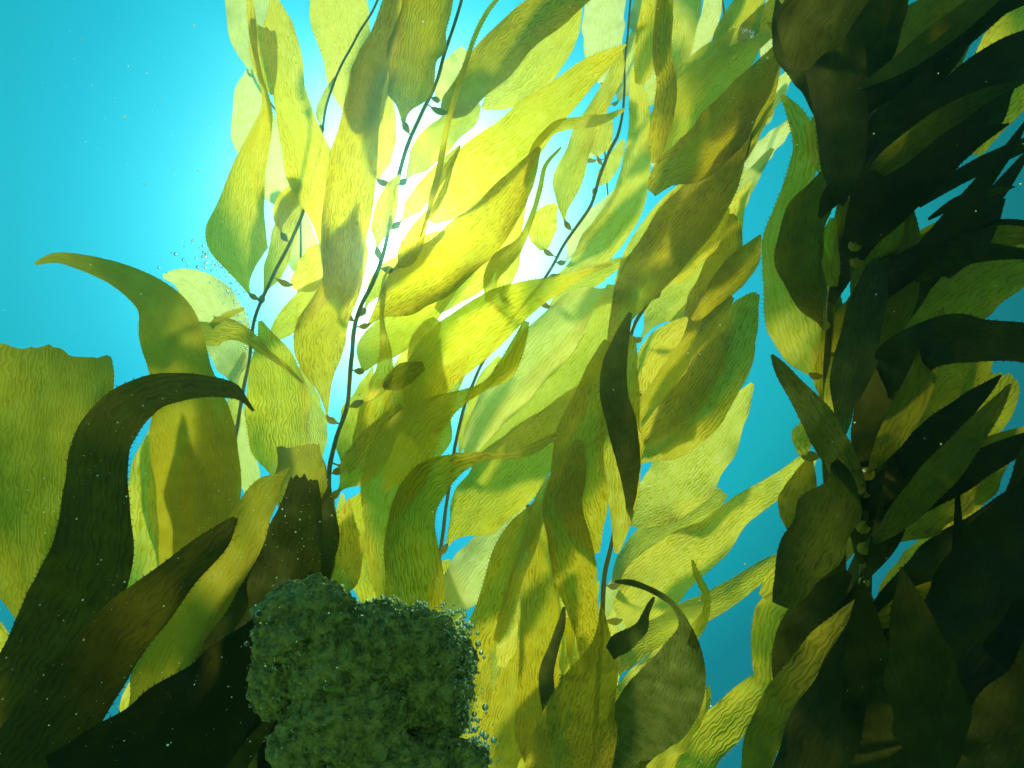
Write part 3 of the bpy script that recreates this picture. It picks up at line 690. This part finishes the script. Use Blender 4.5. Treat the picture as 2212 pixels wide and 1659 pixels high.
def make_blade(root, origin, kind, depth, opts, P, rng, anchor):
    n_len = int(sum(math.hypot(b[0] - a[0], b[1] - a[1]) for a, b in zip(P, P[1:])) / 8.5) + 6
    wmax = max(p[2] for p in P)
    nw = max(4, min(22, int(wmax / 8) + 3))
    spine, L = catmull(P, n_len)
    if anchor is not None and depth > 1.3:   # leave room for the gas float between stipe and lamina
        room = 0.040 * FPX / depth
        if anchor[0] < room:
            dense, L = catmull(P, 200)
            k0 = 0
            while k0 < 34 and math.hypot(dense[k0][0] - anchor[1], dense[k0][1] - anchor[2]) < room:
                k0 += 1
            if L * (1 - k0 / 200) > 80:
                w0 = P[0][2]
                rest = [(x, y, w * (0.2 + 0.8 * sstep(0, 1, min(1, i / 40)))) for i, (x, y, w) in enumerate(dense[k0:])]
                spine, L = catmull(rest[::3] + [rest[-1]], n_len)
    roll0 = rng.choice((-1, 1)) * rng.uniform(0.15, 0.42)
    for o in opts:
        if o.startswith('r='):
            roll0 = float(o[2:])
    roll1 = rng.uniform(-0.22, 0.22)
    curl = rng.uniform(0.05, 0.17) * rng.choice((-1, 1))
    ruf = rng.uniform(0.012, 0.035)
    rph, rfr = rng.uniform(0, 6.28), rng.uniform(2.2, 4.5)
    seed = rng.uniform(0, 100)
    lean = rng.uniform(-0.05, 0.05)
    attached = anchor is not None
    V, UV, F = [], [], []
    ctr, wid, nor, tan = [], [], [], []
    for i, (x, y, w) in enumerate(spine):
        t = i / n_len
        d = depth + lean * (t - 0.4)
        if attached:
            d += (anchor[3] - depth) * (1 - t) ** 4 * 0.75
        ctr.append(at(x, y, d))
    for i, (x, y, w) in enumerate(spine):
        t = i / n_len
        a, b = spine[max(i - 1, 0)], spine[min(i + 1, n_len)]
        tx, ty = b[0] - a[0], b[1] - a[1]
        q = math.hypot(tx, ty) + 1e-9
        tx, ty = tx / q, ty / q
        tn = (ctr[min(i + 1, n_len)] - ctr[max(i - 1, 0)]).normalized()
        side = (RIGHT * (-ty) - UP * tx).normalized()
        view = ray(x, y).normalized()
        side = (side - view * side.dot(view)).normalized()
        r = roll0 + roll1 * math.sin(3.1 * t + seed)
        wv = side * math.cos(r) + view * math.sin(r)
        wv = (wv - tn * wv.dot(tn)).normalized()
        seen = max(0.5, abs(wv.dot(side)))
        half = max(w, 2.0) * 0.5 / FPX * (ctr[i] - EYE).dot(FWD) / seen
        wid.append((wv, half)); nor.append(wv.cross(tn).normalized()); tan.append(tn)
    s_len = 0.0
    torn = 'T' in opts
    for i in range(n_len + 1):
        if i:
            s_len += (ctr[i] - ctr[i - 1]).length
        wv, half = wid[i]
        t = i / n_len
        env = sstep(0, 0.12, t) * (1 - 0.5 * sstep(0.85, 1, t))
        for k in range(nw + 1):
            u = -1 + 2 * k / nw
            p = ctr[i] + wv * (u * half)
            e = abs(u) ** 3
            off = curl * half * (u * u - 0.4) + env * half * (ruf * 6 * e * math.sin(rph + rfr * 6.28 * t + (1.9 if u > 0 else 0)))
            nz = mnoise.noise(Vector((u * half * 14, s_len * 7, seed))) * 0.011 + mnoise.noise(Vector((u * half * 40, s_len * 16, seed + 9))) * 0.0035
            p = p + nor[i] * (off + nz * env)
            if abs(u) > 0.99:
                p = p + wv * (u * min(half, 0.03) * 0.05 * mnoise.noise(Vector((s_len * 30, seed, u))))
            if torn and i >= n_len - 2:
                j = mnoise.noise(Vector((u * 2.3, seed, 1.7))) * 0.5 + mnoise.noise(Vector((u * 7.5, seed, 5.1))) * 0.22
                p = p + tan[i] * (min(half, 0.028) * j * (0.4 if i == n_len - 2 else 0.7 if i == n_len - 1 else 1.0))
            V.append(p)
            UV.append((u * half, s_len))
    W = nw + 1
    for i in range(n_len):
        for k in range(nw):
            if 'H' in opts and 0.55 < i / n_len < 0.96:
                if mnoise.noise(Vector((k * 0.55, i * 0.55, seed + 3))) > 0.36:
                    continue
            F.append((i * W + k, i * W + k + 1, (i + 1) * W + k + 1, (i + 1) * W + k))
    # short spines along both margins
    n_lam = len(F)
    for side in (0, nw):
        sg = -1 if side == 0 else 1
        acc, step = 0.0, 0.0085
        for i in range(2, n_len - 1):
            seg = (ctr[i + 1] - ctr[i]).length
            acc += seg
            while acc > step:
                acc -= step
                if rng.random() < 0.12:
                    continue
                f = 1 - acc / seg if seg > acc else rng.random()
                f = max(0, min(1, f))
                a = V[i * W + side].lerp(V[(i + 1) * W + side], f)
                wv, half = wid[i]
                ln = min(0.0085, 0.004 + half * 0.12) * rng.uniform(0.6, 1.2) * (1.0 if kind in 'tnm' else 0.45)
                tn = tan[i]
                tip = a + (wv * sg * 0.8 + tn * 0.65 + nor[i] * rng.uniform(-.3, .3)) * ln
                b0 = len(V)
                V += [a - tn * 0.0010 - wv * sg * 0.0006, a + tn * 0.0010 - wv * sg * 0.0006, tip]
                uu = (sg * half, s_len * i / n_len)
                UV += [uu, uu, uu]
                F.append((b0, b0 + 1, b0 + 2))
    ox, oy = rng.uniform(0, 20), rng.uniform(0, 20)
    UV = [(a + ox, b + oy) for a, b in UV]
    ob = mesh_obj("blade", V, F, MAT[kind], root, origin, True, UV, MAT_STALK if kind in 'tnms' else None, n_lam)
    # gas float and its short stalk between blade and stipe
    if attached:
        q, px, py, pd = anchor
        a, b = at(px, py, pd), ctr[0]
        tn0 = tan[0]
        ln = (b - a).length
        if 0.004 < ln < 0.45:
            mid = (b - tn0 * min(ln * 0.5, 0.05)) * 0.4 + (a + b) * 0.3
            path, rad = [], []
            fl = max(0.003, min(0.0085, ln * 0.16))
            for j in range(15):
                f = j / 14
                path.append(a * (1 - f) ** 2 + mid * (2 * f * (1 - f)) + b * f * f + (tn0 * 0.004 if j == 14 else Vector()))
                g = (f - 0.62) / 0.38
                rad.append(0.0024 + fl * max(0.0, 1 - g * g) ** 0.8 * (1 - 0.25 * abs(g)))
            vv, ff = tube(path, rad, 9)
            mesh_obj("gas_float", vv, ff, MAT_FLOAT, ob, origin)
    return ob

for key, fr in FRONDS.items():
    st = fr['stipe']
    origin = at(*st[0][:3])
    root = bpy.data.objects.new("kelp_frond", None)
    root.empty_display_size = 0.05
    C.objects.link(root)
    root.location = origin
    tag(root, fr['label'], "kelp", "kelp fronds swaying in the water")
    rng = random.Random("kelp" + key)
    smp, L = catmull(st, int(len(st) * 7))
    pts = [at(x, y, d) for x, y, d, r in smp]
    rad = [r * 0.0010 * (1 + 0.12 * mnoise.noise(p * 20)) for p, (x, y, d, r) in zip(pts, smp)]
    pts = [p + Vector((mnoise.noise(p * 9), mnoise.noise(p * 9 + Vector((5, 5, 5))), 0)) * 0.004 for p in pts]
    vv, ff = tube(pts, rad, 9)
    mesh_obj("stipe", vv, ff, MAT_STALK, root, origin)
    for kind, depth, opts, P in fr['blades']:
        anchor = stipe_point(st, P[0][0], P[0][1])
        if 'N' in opts or anchor[0] > 70 or abs(anchor[3] - depth) > 0.9:
            anchor = None
        make_blade(root, origin, kind, depth, opts, P, rng, anchor)


# ------------------------------------------------------------------ air bubbles and drifting particles
def bubble_material(name, tint, body, mixf, bump_s):
    m, t, out = material(name)
    tc = nd(t, "ShaderNodeTexCoord")
    g = nd(t, "ShaderNodeBsdfGlass")
    g.inputs['Color'].default_value = (*tint, 1)
    g.inputs['Roughness'].default_value = 0.02
    g.inputs['IOR'].default_value = 0.75
    last = g.outputs[0]
    if bump_s:
        v = nd(t, "ShaderNodeTexVoronoi", feature='SMOOTH_F1')
        v.inputs['Scale'].default_value = 190
        v.inputs['Smoothness'].default_value = 0.4
        t.links.new(tc.outputs['Object'], v.inputs['Vector'])
        n = nd(t, "ShaderNodeTexNoise")
        n.inputs['Scale'].default_value = 90
        n.inputs['Detail'].default_value = 6
        n.inputs['Roughness'].default_value = 0.65
        t.links.new(tc.outputs['Object'], n.inputs['Vector'])
        b = nd(t, "ShaderNodeBump")
        b.inputs['Strength'].default_value = bump_s
        b.inputs['Distance'].default_value = 0.004
        t.links.new(mth(t, 'ADD', mth(t, 'MULTIPLY', v.outputs[0], -1.2), n.outputs[0]), b.inputs['Height'])
        t.links.new(b.outputs[0], g.inputs['Normal'])
        d = nd(t, "ShaderNodeBsdfDiffuse")
        col = ramp(t, n.outputs[0], [(0.40, (body[0] * .2, body[1] * .25, body[2] * .25)), (0.60, body)])
        t.links.new(col, d.inputs['Color'])
        t.links.new(b.outputs[0], d.inputs['Normal'])
        x = nd(t, "ShaderNodeMixShader")
        x.inputs[0].default_value = mixf
        t.links.new(g.outputs[0], x.inputs[1])
        t.links.new(d.outputs[0], x.inputs[2])
        gl = nd(t, "ShaderNodeBsdfGlossy")
        gl.inputs['Roughness'].default_value = 0.12
        gl.inputs['Color'].default_value = (0.8, 0.95, 0.6, 1)
        t.links.new(b.outputs[0], gl.inputs['Normal'])
        x2 = nd(t, "ShaderNodeMixShader")
        x2.inputs[0].default_value = 0.12
        t.links.new(x.outputs[0], x2.inputs[1])
        t.links.new(gl.outputs[0], x2.inputs[2])
        last = x2.outputs[0]
    t.links.new(last, out.inputs['Surface'])
    return m
MAT_FOAM = bubble_material("bubble_foam", (0.78, 0.90, 0.55), (0.60, 0.60, 0.20), 0.8, 1.0)  # olive body colour stands in for green kelp refracted by the foam
MAT_AIR = bubble_material("air_bubble", (0.95, 1.0, 0.98), None, 0, 0)

def ico(sub):
    bm = bmesh.new()
    bmesh.ops.create_icosphere(bm, subdivisions=sub, radius=1.0)
    V = [v.co.copy() for v in bm.verts]
    F = [tuple(v.index for v in f.verts) for f in bm.faces]
    bm.free()
    return V, F
ICO = {k: ico(k) for k in (1, 2, 3, 6)}

def spheres(items):
    V, F = [], []
    for c, r in items:
        v, f = ICO[2 if r < 0.0028 else 3]
        b = len(V)
        V += [c + q * r for q in v]
        F += [tuple(b + i for i in q) for q in f]
    return V, F

rng = random.Random(11)
LOBES = [  # x, y (picture units), depth, radius x, radius y (m)
    (652, 1352, .56, .046, .046), (612, 1440, .56, .032, .036), (705, 1350, .55, .030, .040), (740, 1440, .55, .050, .055),
    (815, 1400, .56, .044, .044), (900, 1405, .57, .046, .040), (962, 1425, .58, .032, .030), (598, 1475, .56, .026, .034),
    (760, 1550, .54, .056, .048), (890, 1480, .57, .052, .042), (975, 1490, .58, .022, .026), (668, 1620, .54, .036, .044),
    (820, 1660, .53, .058, .030), (925, 1560, .57, .038, .026), (990, 1648, .55, .030, .022), (930, 1640, .55, .030, .026), (760, 1760, .54, .070, .06)]
V, F = [], []
cloud = []
for (x, y, d, rx, ry) in LOBES:
    c = at(x, y, d)
    v, f = ICO[6]
    b = len(V)
    for q in v:
        n = mnoise.fractal(q * 2.1 + c * 9, 1.0, 2.0, 3) * 0.14
        p = c + q * rx
        cell = mnoise.fractal(p * 130, 0.7, 2.1, 4) * 0.075
        loc = RIGHT * (q.dot(RIGHT) * rx) + UP * (q.dot(UP) * ry) + FWD * (q.dot(FWD) * min(rx, ry) * 0.8)
        V.append(c + loc * (0.90 + n + cell + 0.11 * mnoise.noise(p * 42) + 0.05 * abs(mnoise.noise(p * 75))))
    F += [tuple(b + i for i in q) for q in f]
    for k in range(190):
        q = Vector((rng.gauss(0, 1), rng.gauss(0, 1), rng.gauss(0, 1))).normalized()
        if q.dot(FWD) > 0.35:
            continue
        r = 0.0005 + 0.0022 * rng.random() ** 7
        n = mnoise.fractal(q * 2.1 + c * 9, 1.0, 2.0, 3) * 0.14
        loc = RIGHT * (q.dot(RIGHT) * rx) + UP * (q.dot(UP) * ry) + FWD * (q.dot(FWD) * min(rx, ry) * 0.8)
        cloud.append((c + loc * (0.95 + n + rng.uniform(-.03, .07)), r))
origin = at(800, 1480, .56)
core = mesh_obj("bubble_cloud", V, F, MAT_FOAM, None, origin)
tag(core, "lumpy dark green cloud of exhaled air bubbles at the bottom", "bubbles", kind="stuff")
for k in range(420):                        # the ragged right side breaks up into single bubbles
    f = rng.random()
    x, y = 985 + rng.gauss(0, 22) + 40 * f * f, 1345 + 300 * f
    cloud.append((at(x, y, .56 + rng.uniform(-.02, .02)), 0.0006 + 0.0024 * rng.random() ** 3))
for (x, y, d, rx, ry) in LOBES:             # a few larger bubbles caught in the surface
    for k in range(3):
        q = Vector((rng.gauss(0, 1), rng.gauss(0, 1), rng.gauss(0, 1))).normalized()
        if q.dot(FWD) > -0.1:
            q = q - FWD * (2 * q.dot(FWD))
        loc = RIGHT * (q.dot(RIGHT) * rx) + UP * (q.dot(UP) * ry) + FWD * (q.dot(FWD) * min(rx, ry) * 0.8)
        cloud.append((at(x, y, d) + loc * 0.99, 0.0014 + 0.0022 * rng.random() ** 2))
for k in range(160):
    x = 770 + 240 * rng.random()
    cloud.append((at(x, 1298 + abs(x - 850) * .22 + rng.gauss(0, 9), .56 + rng.uniform(-.01, .02)), 0.0006 + 0.002 * rng.random() ** 3))
vv, ff = spheres(cloud)
foam = mesh_obj("bubble_froth", vv, ff, MAT_AIR, core, origin)

def bubble(x, y, d, r, label, group):
    o = mesh_obj("air_bubble", *spheres([(at(x, y, d), r)]), MAT_AIR, None, at(x, y, d))
    tag(o, label, "bubble", group)
for x, y, r in ((1014, 1350, 3.8), (1032, 1368, 2.0), (1046, 1420, 1.6), (1032, 1556, 2.4), (1022, 1574, 2.0), (1041, 1585, 2.6), (1027, 1603, 2.0),
                (1044, 1606, 2.2), (1037, 1622, 1.8), (970, 1330, 2.6), (1012, 1400, 1.6), (1026, 1480, 1.8), (1050, 1540, 1.4), (1040, 1650, 2.4), (1050, 1636, 2.0)):
    bubble(x, y, .57, r * .001, "loose air bubble beside the ragged right edge of the green bubble cloud", "loose bubbles by the bubble cloud")
for x, y, r in ((379, 549, 5.5), (396, 561, 4.6), (343, 578, 4), (427, 577, 5), (416, 520, 3.6), (360, 590, 2.8), (440, 545, 4.5), (398, 532, 2.6), (347, 560, 2.2), (735, 960, 3.5)):
    bubble(x, y, 1.9, r * .001, "clear small air bubble drifting in the blue water near the pear-shaped blade", "bubbles drifting in the open water")
trail = []
for k in range(520):
    f = rng.random()
    x = 428 + 132 * f ** 0.8 + rng.gauss(0, 9 + 14 * (1 - f))
    y = 540 + 235 * f ** 1.35 + rng.gauss(0, 12)
    trail.append((at(x, y, 2.1 + rng.uniform(-.05, .05)), 0.0010 + 0.0034 * rng.random() ** 3))
o = mesh_obj("bubble_trail", *spheres(trail), MAT_AIR, None, at(470, 650, 2.1))
tag(o, "trail of tiny bubbles rising behind the pear-shaped blade", "bubbles", kind="stuff")

def snow_material():
    m, t, out = material("drifting_particle")
    d = nd(t, "ShaderNodeBsdfDiffuse")
    d.inputs['Color'].default_value = (0.75, 0.8, 0.72, 1)
    tl = nd(t, "ShaderNodeBsdfTranslucent")
    tl.inputs['Color'].default_value = (0.75, 0.8, 0.72, 1)
    a = nd(t, "ShaderNodeAddShader")
    t.links.new(d.outputs[0], a.inputs[0])
    t.links.new(tl.outputs[0], a.inputs[1])
    t.links.new(a.outputs[0], out.inputs['Surface'])
    return m
snow = []
V, F = [], []
for k in range(560):
    z = rng.random()
    if z < .5:
        x, y, d = rng.uniform(0, 760), rng.uniform(850, 1659), rng.uniform(.35, .56)
    elif z < .62:
        x, y, d = rng.gauss(640, 50), rng.gauss(1110, 70), rng.uniform(.5, .6)
    elif z < .68:
        x, y, d = rng.uniform(150, 480), rng.uniform(20, 420), rng.uniform(1.0, 1.8)
    else:
        x, y, d = rng.uniform(0, 2212), rng.uniform(0, 1659), rng.uniform(.4, .68)
    r = (0.4 + 1.3 * rng.random() ** 4) / FPX * d * (1.0 if z < .62 else 1.5)
    sx = Vector((rng.uniform(.6, 1.5), rng.uniform(.6, 1.3), rng.uniform(.6, 1.5))) * r
    v, f = ICO[1]
    b = len(V)
    c = at(x, y, d)
    V += [c + Vector((q.x * sx.x, q.y * sx.y, q.z * sx.z)) for q in v]
    F += [tuple(b + i for i in q) for q in f]
o = mesh_obj("drifting_particles", V, F, snow_material(), None, at(1100, 800, .5))
tag(o, "pale specks of plankton drifting through the water", "plankton", kind="stuff")


# ------------------------------------------------------------------ hazy water
def build_haze():
    m, t, out = material("hazy_water")
    v = nd(t, "ShaderNodeVolumePrincipled")
    v.inputs['Color'].default_value = (0.10, 0.68, 0.64, 1)
    v.inputs['Density'].default_value = HAZE
    v.inputs['Anisotropy'].default_value = 0.80
    t.links.new(v.outputs[0], out.inputs['Volume'])
    x0, x1, y0, y1, z0, z1 = -4.2, 4.2, -1.2, 4.0, -1.6, 4.2
    V = [Vector((x, y, z)) for z in (z0, z1) for y in (y0, y1) for x in (x0, x1)]
    F = [(0, 2, 3, 1), (4, 5, 7, 6), (0, 1, 5, 4), (2, 6, 7, 3), (0, 4, 6, 2), (1, 3, 7, 5)]
    o = mesh_obj("haze", V, F, m, smooth=False)
    tag(o, "pale blue-green haze of the sunlit sea water", "haze", kind="stuff")
HAZE = 0.05
build_haze()
